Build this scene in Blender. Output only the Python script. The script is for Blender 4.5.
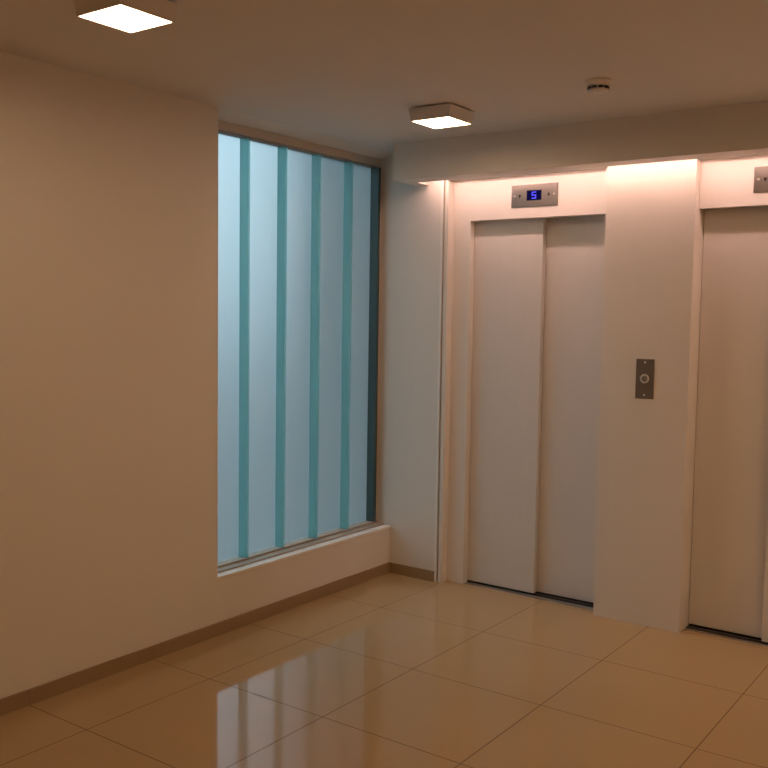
import bpy, bmesh, math
from mathutils import Vector, Matrix

for o in list(bpy.data.objects):
    bpy.data.objects.remove(o, do_unlink=True)
SC = bpy.context.scene
COL = SC.collection

# ------------------------------------------------------------------ camera
F_PX = 935.7
PITCH, ROLL, YAW = math.radians(4.172), math.radians(0.843), math.radians(35.73)
CAM = Vector((3.109, -3.831, 1.497))
fwd = Vector((-math.sin(YAW) * math.cos(PITCH), math.cos(YAW) * math.cos(PITCH), -math.sin(PITCH)))
right = Vector((math.cos(YAW), math.sin(YAW), 0))
up = right.cross(fwd)
R_ = math.cos(ROLL) * right + math.sin(ROLL) * up
U_ = -math.sin(ROLL) * right + math.cos(ROLL) * up
cam_data = bpy.data.cameras.new('camera')
cam_data.sensor_width = 36.0
cam_data.lens = F_PX / 768.0 * 36.0
cam_data.clip_start = 0.05
cam = bpy.data.objects.new('camera', cam_data)
m = Matrix((R_, U_, -fwd)).transposed().to_4x4()
m.translation = CAM
cam.matrix_world = m
COL.objects.link(cam)
SC.camera = cam

# ------------------------------------------------------------------ daylight outside, exposure
W = bpy.data.worlds.new('overcast_sky')
W.use_nodes = True
SC.world = W
bg = W.node_tree.nodes['Background']
bg.inputs['Strength'].default_value = 2.05
# overcast sky: dim at the horizon, brighter overhead
wtc = W.node_tree.nodes.new('ShaderNodeTexCoord')
wsp = W.node_tree.nodes.new('ShaderNodeSeparateXYZ')
wcr = W.node_tree.nodes.new('ShaderNodeValToRGB')
W.node_tree.links.new(wtc.outputs['Generated'], wsp.inputs[0])
W.node_tree.links.new(wsp.outputs[2], wcr.inputs[0])
W.node_tree.links.new(wcr.outputs[0], bg.inputs['Color'])
wcr.color_ramp.elements[0].position, wcr.color_ramp.elements[0].color = 0.0, (0.21, 0.28, 0.335, 1)
wcr.color_ramp.elements[1].position, wcr.color_ramp.elements[1].color = 0.75, (0.66, 0.82, 0.98, 1)
LAMP_COL, LAMP_STR = (1.0, 0.66, 0.41), 18.5
LAMP2_COL, LAMP2_STR = (1.0, 0.60, 0.275), 43.0
LED_COL, LED_STR = (1.0, 0.62, 0.52), 26.5
SC.view_settings.view_transform = 'Standard'
SC.view_settings.look = 'None'
SC.view_settings.gamma = 1.0
SC.view_settings.use_curve_mapping = False
SC.view_settings.exposure = 0.55

# ------------------------------------------------------------------ dimensions (metres; left wall face x=0, back wall face y=YB)
YB, YN = 0.570, 0.6275          # back wall plane, recessed lift surround plane
H = 2.416                       # ceiling
XR, YF, YE = 4.3, -5.2, 0.95    # right wall, wall behind the camera, rear of the back wall
JY = -0.81                      # near edge of the window opening
ZS = 0.2765                     # window sill
N1a, N1b, N2a, N2b = 0.360, 1.270, 1.707, 2.640   # the two lift niches
NZ = 2.244                      # niche head
DZ = 2.020                      # lift door head
TILE, OX = 0.60, 0.3558

# ------------------------------------------------------------------ materials
def mat(name, base, rough=0.5, metal=0.0, ior=1.5, noise=0.0, nscale=40.0, bump=0.0, bscale=200.0, coat=0.0, stretch=None):
    M = bpy.data.materials.new(name)
    M.use_nodes = True
    nt = M.node_tree
    b = nt.nodes['Principled BSDF']
    b.inputs['Base Color'].default_value = (*base, 1)
    b.inputs['Roughness'].default_value = rough
    b.inputs['Metallic'].default_value = metal
    b.inputs['IOR'].default_value = ior
    b.inputs['Coat Weight'].default_value = coat
    tc = nt.nodes.new('ShaderNodeTexCoord')
    src = tc.outputs['Object']
    if stretch:
        mp = nt.nodes.new('ShaderNodeMapping')
        mp.inputs['Scale'].default_value = stretch
        nt.links.new(src, mp.inputs['Vector'])
        src = mp.outputs['Vector']
    if noise:
        n = nt.nodes.new('ShaderNodeTexNoise')
        n.inputs['Scale'].default_value = nscale
        n.inputs['Detail'].default_value = 4
        nt.links.new(src, n.inputs['Vector'])
        mx = nt.nodes.new('ShaderNodeMix')
        mx.data_type = 'RGBA'
        mx.inputs[6].default_value = (*[c * (1 - noise) for c in base], 1)
        mx.inputs[7].default_value = (*[min(1, c * (1 + noise)) for c in base], 1)
        nt.links.new(n.outputs['Fac'], mx.inputs[0])
        nt.links.new(mx.outputs[2], b.inputs['Base Color'])
    if bump:
        n2 = nt.nodes.new('ShaderNodeTexNoise')
        n2.inputs['Scale'].default_value = bscale
        n2.inputs['Detail'].default_value = 3
        nt.links.new(src, n2.inputs['Vector'])
        bp = nt.nodes.new('ShaderNodeBump')
        bp.inputs['Strength'].default_value = bump
        bp.inputs['Distance'].default_value = 0.002
        nt.links.new(n2.outputs['Fac'], bp.inputs['Height'])
        nt.links.new(bp.outputs['Normal'], b.inputs['Normal'])
    return M

def emit(name, col, strength):
    M = bpy.data.materials.new(name)
    M.use_nodes = True
    nt = M.node_tree
    nt.nodes.remove(nt.nodes['Principled BSDF'])
    e = nt.nodes.new('ShaderNodeEmission')
    e.inputs['Color'].default_value = (*col, 1)
    e.inputs['Strength'].default_value = strength
    nt.links.new(e.outputs[0], nt.nodes['Material Output'].inputs['Surface'])
    return M

PAINT = mat('wall_paint', (0.78, 0.735, 0.68), 0.6, noise=0.015, nscale=6, bump=0.08, bscale=160)
CEIL = mat('ceiling_paint', (0.76, 0.73, 0.69), 0.8, noise=0.01, nscale=5)
DOORP = mat('door_enamel', (0.74, 0.71, 0.69), 0.38, noise=0.02, nscale=8, bump=0.05, bscale=60, stretch=(4, 4, 0.4))
SURR = mat('surround_enamel', (0.80, 0.76, 0.72), 0.45, noise=0.01)
BEAD = mat('corner_bead_white', (0.85, 0.83, 0.80), 0.4, noise=0.01)
SILLM = mat('sill_white', (0.88, 0.85, 0.82), 0.35, noise=0.02)
ALU = mat('anodised_aluminium', (0.42, 0.41, 0.39), 0.42, 0.75, noise=0.04, nscale=30, stretch=(1, 1, 8))
DALU = mat('dark_anodised_aluminium', (0.05, 0.085, 0.085), 0.45, 0.2, noise=0.05)
RAILM = mat('window_rail_paint', (0.40, 0.335, 0.27), 0.5, noise=0.02)
HEADM = mat('window_head_paint', (0.62, 0.55, 0.47), 0.5, noise=0.02)
STEEL = mat('brushed_steel', (0.36, 0.34, 0.32), 0.33, 0.9, noise=0.05, nscale=60, stretch=(1, 1, 18))
DSTEEL = mat('dark_brushed_steel', (0.24, 0.21, 0.185), 0.40, 0.7, noise=0.06, nscale=60, stretch=(18, 1, 1))
BUTTON = mat('button_steel', (0.34, 0.32, 0.295), 0.4, 0.8, noise=0.04)
SCREW = mat('screw_steel', (0.72, 0.70, 0.66), 0.3, 0.9, noise=0.03)
BLACK = mat('black_plastic', (0.008, 0.008, 0.012), 0.25, noise=0.05)
DARK = mat('dark_gap', (0.03, 0.026, 0.022), 0.8, noise=0.05)
PLAST = mat('white_plastic', (0.80, 0.77, 0.74), 0.4, noise=0.01)
HOUS = mat('lamp_housing_white', (0.78, 0.75, 0.72), 0.45, noise=0.01)
SKIRT = mat('skirting_tile', (0.33, 0.225, 0.125), 0.28, noise=0.05, nscale=12)
DIMGND = mat('outside_dim_ground', (0.04, 0.05, 0.05), 0.9, noise=0.06, nscale=4)  # dark so the added outside ground dims the lower glass
BLOCKW = mat('outside_blocker', (0.09, 0.115, 0.115), 0.9, noise=0.06, nscale=4)  # dark so the added outside wall dims the right-hand glass
DIFF = emit('lamp_diffuser_glow', LAMP_COL, LAMP_STR)
DIFF2 = emit('warm_lamp_diffuser_glow', LAMP2_COL, LAMP2_STR)
LEDM = emit('led_glow', LED_COL, LED_STR)
BLUE = emit('blue_digit_glow', (0.10, 0.08, 1.0), 1.1)
BLUEBG = emit('blue_display_glow', (0.004, 0.003, 0.035), 1.0)

# polished floor tiles with a grout grid
FLOOR = bpy.data.materials.new('polished_floor_tile')
FLOOR.use_nodes = True
nt = FLOOR.node_tree
pb = nt.nodes['Principled BSDF']
geo = nt.nodes.new('ShaderNodeTexCoord')
sep = nt.nodes.new('ShaderNodeSeparateXYZ')
nt.links.new(geo.outputs['Object'], sep.inputs[0])
def math_node(op, a, b=None):
    n = nt.nodes.new('ShaderNodeMath')
    n.operation = op
    for i, v in enumerate((a, b)):
        if v is None: continue
        if isinstance(v, (int, float)): n.inputs[i].default_value = v
        else: nt.links.new(v, n.inputs[i])
    return n.outputs[0]
def grout_dist(axis, off):
    t = math_node('DIVIDE', math_node('SUBTRACT', axis, off), TILE)
    fr = math_node('FRACT', math_node('ADD', t, 50.5))
    return math_node('MULTIPLY', math_node('ABSOLUTE', math_node('SUBTRACT', fr, 0.5)), TILE)
gd = math_node('MINIMUM', grout_dist(sep.outputs[0], OX), grout_dist(sep.outputs[1], 0.0))
gm = nt.nodes.new('ShaderNodeMapRange')
gm.inputs['From Min'].default_value = 0.0017
gm.inputs['From Max'].default_value = 0.0032
gm.inputs['To Min'].default_value = 1.0
gm.inputs['To Max'].default_value = 0.0
nt.links.new(gd, gm.inputs['Value'])
fn = nt.nodes.new('ShaderNodeTexNoise')
fn.inputs['Scale'].default_value = 2.05
fn.inputs['Detail'].default_value = 6
nt.links.new(geo.outputs['Object'], fn.inputs['Vector'])
fm = nt.nodes.new('ShaderNodeMix'); fm.data_type = 'RGBA'
fm.inputs[6].default_value = (0.445, 0.310, 0.165, 1)
fm.inputs[7].default_value = (0.495, 0.346, 0.184, 1)
nt.links.new(fn.outputs['Fac'], fm.inputs[0])
fg = nt.nodes.new('ShaderNodeMix'); fg.data_type = 'RGBA'
nt.links.new(gm.outputs[0], fg.inputs[0])
nt.links.new(fm.outputs[2], fg.inputs[6])
fg.inputs[7].default_value = (0.19, 0.12, 0.062, 1)
nt.links.new(fg.outputs[2], pb.inputs['Base Color'])
fr_ = nt.nodes.new('ShaderNodeMapRange')
fr_.inputs['To Min'].default_value = 0.07
fr_.inputs['To Max'].default_value = 0.6
nt.links.new(gm.outputs[0], fr_.inputs['Value'])
nt.links.new(fr_.outputs[0], pb.inputs['Roughness'])
pb.inputs['IOR'].default_value = 1.52
nt.links.new(math_node('MULTIPLY', math_node('SUBTRACT', 1.0, gm.outputs[0]), 0.5), pb.inputs['Specular IOR Level'])

# frosted channel glass: part scattered straight on, part fully diffused
def frosted(name, tint, trans, rough, spec, ior):
    M = bpy.data.materials.new(name)
    M.use_nodes = True
    n = M.node_tree
    n.nodes.remove(n.nodes['Principled BSDF'])
    tr = n.nodes.new('ShaderNodeBsdfTranslucent'); tr.inputs['Color'].default_value = (*tint, 1)
    rf = n.nodes.new('ShaderNodeBsdfRefraction'); rf.inputs['Color'].default_value = (*tint, 1)
    rf.inputs['Roughness'].default_value = rough; rf.inputs['IOR'].default_value = ior
    gl = n.nodes.new('ShaderNodeBsdfGlossy'); gl.inputs['Roughness'].default_value = 0.25
    df = n.nodes.new('ShaderNodeBsdfDiffuse'); df.inputs['Color'].default_value = (*tint, 1)
    fz = n.nodes.new('ShaderNodeTexNoise'); fz.inputs['Scale'].default_value = 90
    tc = n.nodes.new('ShaderNodeTexCoord'); n.links.new(tc.outputs['Object'], fz.inputs['Vector'])
    bmp = n.nodes.new('ShaderNodeBump'); bmp.inputs['Strength'].default_value = 0.15; bmp.inputs['Distance'].default_value = 0.002
    n.links.new(fz.outputs['Fac'], bmp.inputs['Height']); n.links.new(bmp.outputs['Normal'], gl.inputs['Normal'])
    m1 = n.nodes.new('ShaderNodeMixShader'); m1.inputs[0].default_value = trans
    n.links.new(rf.outputs[0], m1.inputs[1]); n.links.new(tr.outputs[0], m1.inputs[2])
    m2 = n.nodes.new('ShaderNodeMixShader'); m2.inputs[0].default_value = 0.09
    n.links.new(m1.outputs[0], m2.inputs[1]); n.links.new(df.outputs[0], m2.inputs[2])
    m3 = n.nodes.new('ShaderNodeMixShader'); m3.inputs[0].default_value = spec
    n.links.new(m2.outputs[0], m3.inputs[1]); n.links.new(gl.outputs[0], m3.inputs[2])
    n.links.new(m3.outputs[0], n.nodes['Material Output'].inputs['Surface'])
    return M
WEB = frosted('frosted_glass', (0.88, 0.955, 0.95), 0.15, 0.40, 0.04, 1.4)
FLANGE = frosted('teal_glass_edge', (0.70, 0.92, 0.93), 0.22, 0.25, 0.05, 1.06)

# ------------------------------------------------------------------ helpers
def box(bm, x0, x1, y0, y1, z0, z1):
    vs = [bm.verts.new((x, y, z)) for x in (x0, x1) for y in (y0, y1) for z in (z0, z1)]
    for f in ((0, 1, 3, 2), (4, 6, 7, 5), (0, 4, 5, 1), (2, 3, 7, 6), (0, 2, 6, 4), (1, 5, 7, 3)):
        bm.faces.new([vs[i] for i in f])

def build(name, material, boxes=(), bm=None, parent=None, loc=None, bevel=0.0, smooth=False, segs=2):
    if bm is None: bm = bmesh.new()
    for b in boxes: box(bm, *b)
    bmesh.ops.recalc_face_normals(bm, faces=bm.faces)
    if bevel:
        bmesh.ops.bevel(bm, geom=list(bm.edges), offset=bevel, segments=segs, affect='EDGES', profile=0.5, clamp_overlap=True)
    if smooth:
        for f in bm.faces: f.smooth = True
    me = bpy.data.meshes.new(name)
    bm.to_mesh(me); bm.free()
    me.materials.append(material)
    o = bpy.data.objects.new(name, me)
    COL.objects.link(o)
    if parent is not None: o.parent = parent
    if loc is not None: o.location = loc
    return o

def lathe(profile, n=48, axis='Z'):
    """profile: (radius, height) pairs, revolved; axis 'Y' points the height towards -Y."""
    bm = bmesh.new()
    rings = []
    for r, h in profile:
        ring = []
        for k in range(n):
            a = 2 * math.pi * k / n
            p = (r * math.cos(a), r * math.sin(a), h) if axis == 'Z' else (r * math.cos(a), -h, r * math.sin(a))
            ring.append(bm.verts.new(p))
        rings.append(ring)
    for a, b in zip(rings, rings[1:]):
        for k in range(n):
            bm.faces.new((a[k], a[(k + 1) % n], b[(k + 1) % n], b[k]))
    bm.faces.new(rings[0]); bm.faces.new(rings[-1])
    return bm

def prism(pts, y0, y1):
    """polygon in x,z extruded from y0 to y1"""
    bm = bmesh.new()
    a = [bm.verts.new((x, y0, z)) for x, z in pts]
    b = [bm.verts.new((x, y1, z)) for x, z in pts]
    n = len(pts)
    bm.faces.new(a); bm.faces.new(b)
    for k in range(n): bm.faces.new((a[k], a[(k + 1) % n], b[(k + 1) % n], b[k]))
    return bm

def tag(o, label=None, cat=None, group=None, kind=None):
    if label: o['label'] = label
    if cat: o['category'] = cat
    if group: o['group'] = group
    if kind: o['kind'] = kind
    return o

def struct(name, material, boxes, label, cat, bevel=0.0, bm=None):
    return tag(build(name, material, boxes, bm=bm, bevel=bevel), label, cat, kind='structure')

def thing(name, loc, label, cat, group=None, kind=None):
    o = bpy.data.objects.new(name, None)
    o.empty_display_size = 0.05
    COL.objects.link(o)
    o.location = loc
    return tag(o, label, cat, group, kind)

def dup(root, loc, label):
    r = root.copy(); COL.objects.link(r); r.location = loc; r['label'] = label
    for ch in root.children:
        c = ch.copy(); COL.objects.link(c); c.parent = r
        for g in ch.children:
            d = g.copy(); COL.objects.link(d); d.parent = c
    return r

# ------------------------------------------------------------------ the room
struct('floor', FLOOR, [(-0.15, XR + .2, YF - .2, YE, -0.12, 0.0)], 'polished beige floor tiles with thin dark grout lines', 'floor')
bm = bmesh.new()
box(bm, -0.15, XR + .2, YF - .2, YE, H, H + 0.12)
va = [[bm.verts.new((x, yy, z)) for x, z in ((0.0, H), (-0.10, 2.390), (-0.15, 2.390), (-0.15, H))] for yy in (JY, YB)]
bm.faces.new(va[0]); bm.faces.new(va[1])
for k in range(4): bm.faces.new((va[0][k], va[0][(k + 1) % 4], va[1][(k + 1) % 4], va[1][k]))
struct('ceiling', CEIL, [], 'plain white painted ceiling with square lamps', 'ceiling', bm=bm)
struct('wall_left', PAINT, [(-0.15, 0.0, YF - .2, JY, 0.0, H), (-0.15, 0.0, JY, YB, 0.0, ZS - 0.016)],
       'long plain left wall with the tall window cut into it', 'wall')
GR0, GR1 = 0.328, 0.338         # shadow groove beside the corner bead
struct('wall_back', PAINT, [
    (-0.15, GR0, YB, YE, 0, H),
    (GR0, GR1, YB + 0.03, YE, 0, H),
    (GR1, N1a, YB, YE, 0, H),
    (N1b, N2a, YB, YE, 0, H),
    (N2b, XR + .2, YB, YE, 0, H),
    (N1a, N1b, YB, YE, NZ, H), (N2a, N2b, YB, YE, NZ, H),
    (N1a, N1b, YE - .08, YE, 0, NZ), (N2a, N2b, YE - .08, YE, 0, NZ)],
    'white lift wall with a wide pier between two recessed doors', 'wall')
struct('wall_right', PAINT, [(XR, XR + .2, YF - .2, YB, 0, H)], 'plain right wall outside the picture', 'wall')
struct('wall_front', PAINT, [(0.0, XR, YF - .2, YF, 0, H)], 'plain wall behind the viewer', 'wall')

# dropped soffit: front board and left end board, open behind for the hidden light
FX, FY, FYI, FZ = 0.155, 0.332, 0.455, 2.222
bm = bmesh.new()
box(bm, FX, XR, FY, FYI, FZ, H)
box(bm, FX, FX + 0.075, FYI, YB, FZ, H)
struct('soffit', PAINT, [], 'long dropped ceiling beam in front of the lift wall', 'soffit', bm=bm)

# skirting
SK, ST = 0.060, 0.010
seg = []
y = -9 * TILE
while y < YB:
    a, b = max(y + 0.001, YF), min(y + TILE - 0.001, YB - ST)
    if b > a: seg.append((0.0, ST, a, b, 0.0, SK))
    y += TILE
struct('baseboard_left', SKIRT, seg, 'brown tile skirting along the long left wall', 'baseboard')
struct('baseboard_back', SKIRT, [(0.0, 0.314, YB - ST, YB, 0.0, SK)], 'short brown tile skirting on the wall right of the window', 'baseboard')
struct('trim_1', BEAD, [(0.315, GR0, YB - 0.006, YB, 0.0, H)], 'white vertical corner strip left of the first lift door', 'trim', bevel=0.001)

# ------------------------------------------------------------------ window of upright channel glass
win = thing('window_1', (-0.10, 0, ZS), 'tall window of five frosted channel glass strips with teal seams', 'window', kind='structure')
def wpart(name, material, boxes, bevel=0.0, parent=None):
    bxs = [(a + 0.10, b + 0.10, c, d, e - ZS, f - ZS) for a, b, c, d, e, f in boxes]
    return build(name, material, bxs, parent=parent or win, bevel=bevel)
sill = wpart('window_sill', SILLM, [(-0.150, 0.004, JY, YB, ZS - 0.016, ZS)], bevel=0.003)
RZ0, RZ1 = 0.300, 2.347         # glass visible between bottom rail and head
wpart('bottom_rail', RAILM, [(-0.150, -0.085, JY, YB, ZS, 0.294), (-0.0848, -0.040, JY, YB, ZS, ZS + 0.008)], bevel=0.002)
wpart('window_head', HEADM, [(-0.150, -0.100, JY, YB, 2.350, 2.390)], bevel=0.002)
wpart('head_rail', ALU, [(-0.150, -0.112, JY, YB, 2.338, 2.350)], bevel=0.001)
wpart('jamb', HEADM, [(-0.150, -0.100, 0.540, YB, 0.294, 2.350)], bevel=0.002)
wpart('jamb', HEADM, [(-0.150, -0.100, JY, -0.800, 0.294, 2.350)], bevel=0.002)
XW = -0.140
wpart('edge_channel', DALU, [(-0.139, -0.080, 0.521, 0.540, 0.294, 2.338)], bevel=0.001)
seams = [-0.790, -0.530, -0.263, 0.003, 0.276, 0.520]
for a, b in zip(seams, seams[1:]):
    a, b = a + 0.0015, b - 0.0015
    pl = wpart('glass_channel', WEB, [(XW, XW + 0.006, a, b, 0.2945, 2.338)])
    wpart('glass_flange', FLANGE, [(XW + 0.0062, XW + 0.060, a, a + 0.006, 0.295, 2.337)], parent=pl)
    if b < 0.5:
        wpart('glass_flange', FLANGE, [(XW + 0.0062, XW + 0.060, b - 0.006, b, 0.295, 2.337)], parent=pl)

# unseen wall and ground added outside to darken the glass rightwards and below
struct('wall_outside_blocker', BLOCKW, [(-1.15, -0.20, 0.96, 1.1, -0.2, 5.0)], 'dark unseen wall added outside to block light from the right of the frosted window', 'wall')
struct('ground', DIMGND, [(-60.0, -0.20, -40.0, 60.0, -0.35, -0.2)], 'dark unseen ground added outside to dim the lower part of the frosted window', 'ground')

# ------------------------------------------------------------------ lift doors
def lift_door(name, xa, xb, oa, ob, front_left, split, dy, label):
    """niche xa..xb, door opening oa..ob"""
    x0 = (oa + ob) / 2
    t = thing(name, (x0, YN, 0), label, 'lift door', kind='structure')
    def P(n, m_, bx, bevel=0.0):
        return build(n, m_, [(a - x0, b - x0, c - YN, d - YN, e, f) for a, b, c, d, e, f in bx], parent=t, bevel=bevel)
    e = 0.0005
    yf, yr = 0.680 + dy, 0.723 + dy
    sb = [(xa + e, xb - e, YN, yf - .005, DZ, NZ - e)]
    if oa > xa + .01: sb.append((xa + e, oa, YN, yf - .005, 0.001, DZ))
    if ob < xb - .01: sb.append((ob, xb - e, YN, yf - .005, 0.001, DZ))
    P('door_surround', SURR, sb)
    if front_left: fr, rr = (xa + .01, split), (split - 0.05, xb - .002)
    else: fr, rr = (split, xb - .01), (xa + .002, split + 0.05)
    P('door_panel', DOORP, [(fr[0], fr[1], yf, yf + .036, 0.012, DZ + .06)], bevel=0.002)
    P('door_panel', DOORP, [(rr[0], rr[1], yr, yr + .036, 0.012, DZ + .06)], bevel=0.002)
    P('threshold', ALU, [(xa + e, xb - e, 0.640, yf - .003, 0.0, 0.002), (xa + e, xb - e, yf + .036, yr - .003, 0.0, 0.002), (xa + e, xb - e, yr + .036, 0.84, 0.0, 0.002)])
    P('threshold_groove', DARK, [(xa + e, xb - e, yf - .0028, yf + .0358, 0.0, 0.0012), (xa + e, xb - e, yr - .0028, yr + .0358, 0.0, 0.0012)])
    return t
lift_door('door_1', N1a, N1b, 0.468, N1b, True, 0.880, 0.0, 'white two-panel lift door under the blue number display')
lift_door('door_2', N2a, N2b, N2a, 2.500, False, 2.062, -0.020, 'white two-panel lift door right of the pier, cut by the picture edge')

# ------------------------------------------------------------------ hidden cove light
led = thing('led_strip', (FX + 0.1, FYI, 2.275), 'long warm light strip hidden behind the dropped beam, lighting the lift wall', 'light strip')
build('channel', ALU, [(0.0, XR - FX - 0.12, 0.0, 0.006, -0.010, 0.010), (0.0, XR - FX - 0.12, 0.0061, 0.024, -0.0018, 0.002)], parent=led)
build('diffuser', LEDM, [(0.002, XR - FX - 0.122, 0.0062, 0.0240, -0.006, -0.002)], parent=led)

# ------------------------------------------------------------------ square ceiling lamps
S2, LH = 0.099, 0.060
LAMPS = [(0.829, -0.252, 'square white ceiling lamp nearest the lift doors'),
         (0.829, -1.990, 'square white ceiling lamp cut off by the top edge, above the left wall'),
         (3.10, -0.252, 'square white ceiling lamp outside the picture, right of the lift doors'),
         (3.10, -1.990, 'square white ceiling lamp outside the picture, above the viewer'),
         (3.10, -3.728, 'square white ceiling lamp behind the viewer, on the right')]
l1 = thing('ceiling_lamp', (*LAMPS[0][:2], H), LAMPS[0][2], 'ceiling lamp', 'square ceiling lamps')
build('mounting_plate', HOUS, [(-0.085, 0.085, -0.085, 0.085, -0.006, 0.0)], parent=l1)
bm = bmesh.new()
hz0, hz1, w = -LH, -0.006, 0.004
ringv = [[bm.verts.new((sx * h_, sy * h_, z)) for sx, sy in ((-1, -1), (1, -1), (1, 1), (-1, 1))]
         for h_, z in ((S2 - w, hz1 - 0.004), (S2 - w, hz0), (S2, hz0), (S2 + 0.007, hz1))]
for ra, rb in zip(ringv, ringv[1:]):
    for k in range(4): bm.faces.new((ra[k], ra[(k + 1) % 4], rb[(k + 1) % 4], rb[k]))
bm.faces.new(ringv[0]); bm.faces.new(ringv[-1])
build('housing', HOUS, bm=bm, parent=l1)
build('diffuser', DIFF, [(-S2 + w + .0005, S2 - w - .0005, -S2 + w + .0005, S2 - w - .0005, hz0 + 0.002, hz0 + 0.008)], parent=l1)
for lx, ly, lb in LAMPS[1:]:
    d = dup(l1, (lx, ly, H), lb)
    if lx > 2:                  # the stronger lamps of the hall's right-hand side
        for ch in d.children:
            if ch.name.startswith('diffuser'):
                ch.data = ch.data.copy(); ch.data.materials[0] = DIFF2

# ------------------------------------------------------------------ smoke detector
sd = thing('smoke_detector', (1.612, -0.36, H), 'small round white smoke detector on the ceiling before the beam', 'smoke detector')
build('base', PLAST, bm=lathe([(0.050, 0.0), (0.052, -0.004), (0.052, -0.012), (0.047, -0.016)]), parent=sd, smooth=False)
hd_ = build('sensor_head', PLAST, bm=lathe([(0.043, -0.016), (0.043, -0.026), (0.034, -0.0262), (0.034, -0.0355), (0.040, -0.036), (0.038, -0.042), (0.028, -0.047), (0.010, -0.048)]), parent=sd)
for k in range(10):
    a = 2 * math.pi * (k + .5) / 10
    o = build('vent', BLACK, [(-0.0085, 0.0085, -0.003, 0.003, -0.0050, 0.0050)], parent=hd_)
    o.location = (0.0385 * math.cos(a), 0.0385 * math.sin(a), -0.031)
    o.rotation_euler = (0, 0, a + math.pi / 2)

# ------------------------------------------------------------------ floor indicators over the doors
def indicator(x0, x1, label):
    z0, z1 = 2.078, 2.192
    cx, cz = (x0 + x1) / 2, (z0 + z1) / 2
    t = thing('floor_indicator', (cx, YN, cz), label, 'lift display', 'steel lift displays')
    hw, hh = (x1 - x0) / 2, (z1 - z0) / 2
    build('face_plate', STEEL, [(-hw, hw, -0.006, 0.0, -hh, hh)], parent=t, bevel=0.0012)
    disp = build('display', BLUEBG, [(-0.039, 0.039, -0.0072, -0.0061, -0.023, 0.023)], parent=t)
    build('bezel', BLACK, [(-0.042, 0.042, -0.0078, -0.0061, 0.0232, 0.026), (-0.042, 0.042, -0.0078, -0.0061, -0.026, -0.0232),
                           (-0.042, -0.0392, -0.0078, -0.0061, -0.0232, 0.0232), (0.0392, 0.042, -0.0078, -0.0061, -0.0232, 0.0232)], parent=disp)
    dw, dh, q = 0.0125, 0.018, 0.005
    y0, y1 = -0.0082, -0.0073
    segs = [(-dw, dw, y0, y1, dh - q, dh), (-dw, -dw + q, y0, y1, q / 2, dh - q), (-dw, dw, y0, y1, -q / 2, q / 2),
            (dw - q, dw, y0, y1, -dh + q, -q / 2), (-dw, dw, y0, y1, -dh, -dh + q)]
    build('digit', BLUE, segs, parent=disp)
    ax, s = 0.083, 0.008
    build('arrow', DARK, bm=prism([(-ax - s, 0.006), (-ax + s, 0.006), (-ax, -0.013)], -0.0068, -0.0061), parent=t)
    build('arrow', DARK, bm=prism([(ax - s, -0.006), (ax + s, -0.006), (ax, 0.013)], -0.0068, -0.0061), parent=t)
    for sx in (-1, 1):
        o = build('screw', SCREW, bm=lathe([(0.0055, 0.0), (0.0055, 0.0015), (0.003, 0.0028)], 16, 'Y'), parent=t)
        o.location = (sx * 0.113, -0.0061, 0.0)
    return t
indicator(0.718, 0.984, 'steel display with a glowing blue 5 above the left lift door')
indicator(1.950, 2.216, 'steel display at the right picture edge, above the right lift door')

# ------------------------------------------------------------------ call button plate on the pier
cp = thing('call_button_panel', (1.497, YB, 1.212), 'dark steel call button plate on the pier between the lifts', 'call panel')
build('face_plate', DSTEEL, [(-0.045, 0.045, -0.006, 0.0, -0.096, 0.096)], parent=cp, bevel=0.0012)
bt = build('button', BUTTON, bm=lathe([(0.016, 0.0), (0.016, 0.003), (0.0145, 0.0045), (0.004, 0.005)], 40, 'Y'), parent=cp, loc=(0, -0.0061, 0.0))
ring = lathe([(0.0165, 0.0), (0.022, 0.0), (0.022, 0.003), (0.0195, 0.0045), (0.0168, 0.004)], 40, 'Y')
build('button_ring', SCREW, bm=ring, parent=bt)
for sz in (-1, 1):
    build('screw', SCREW, bm=lathe([(0.0055, 0.0), (0.0055, 0.0015), (0.003, 0.0028)], 16, 'Y'), parent=cp, loc=(0, -0.0061, sz * 0.079))
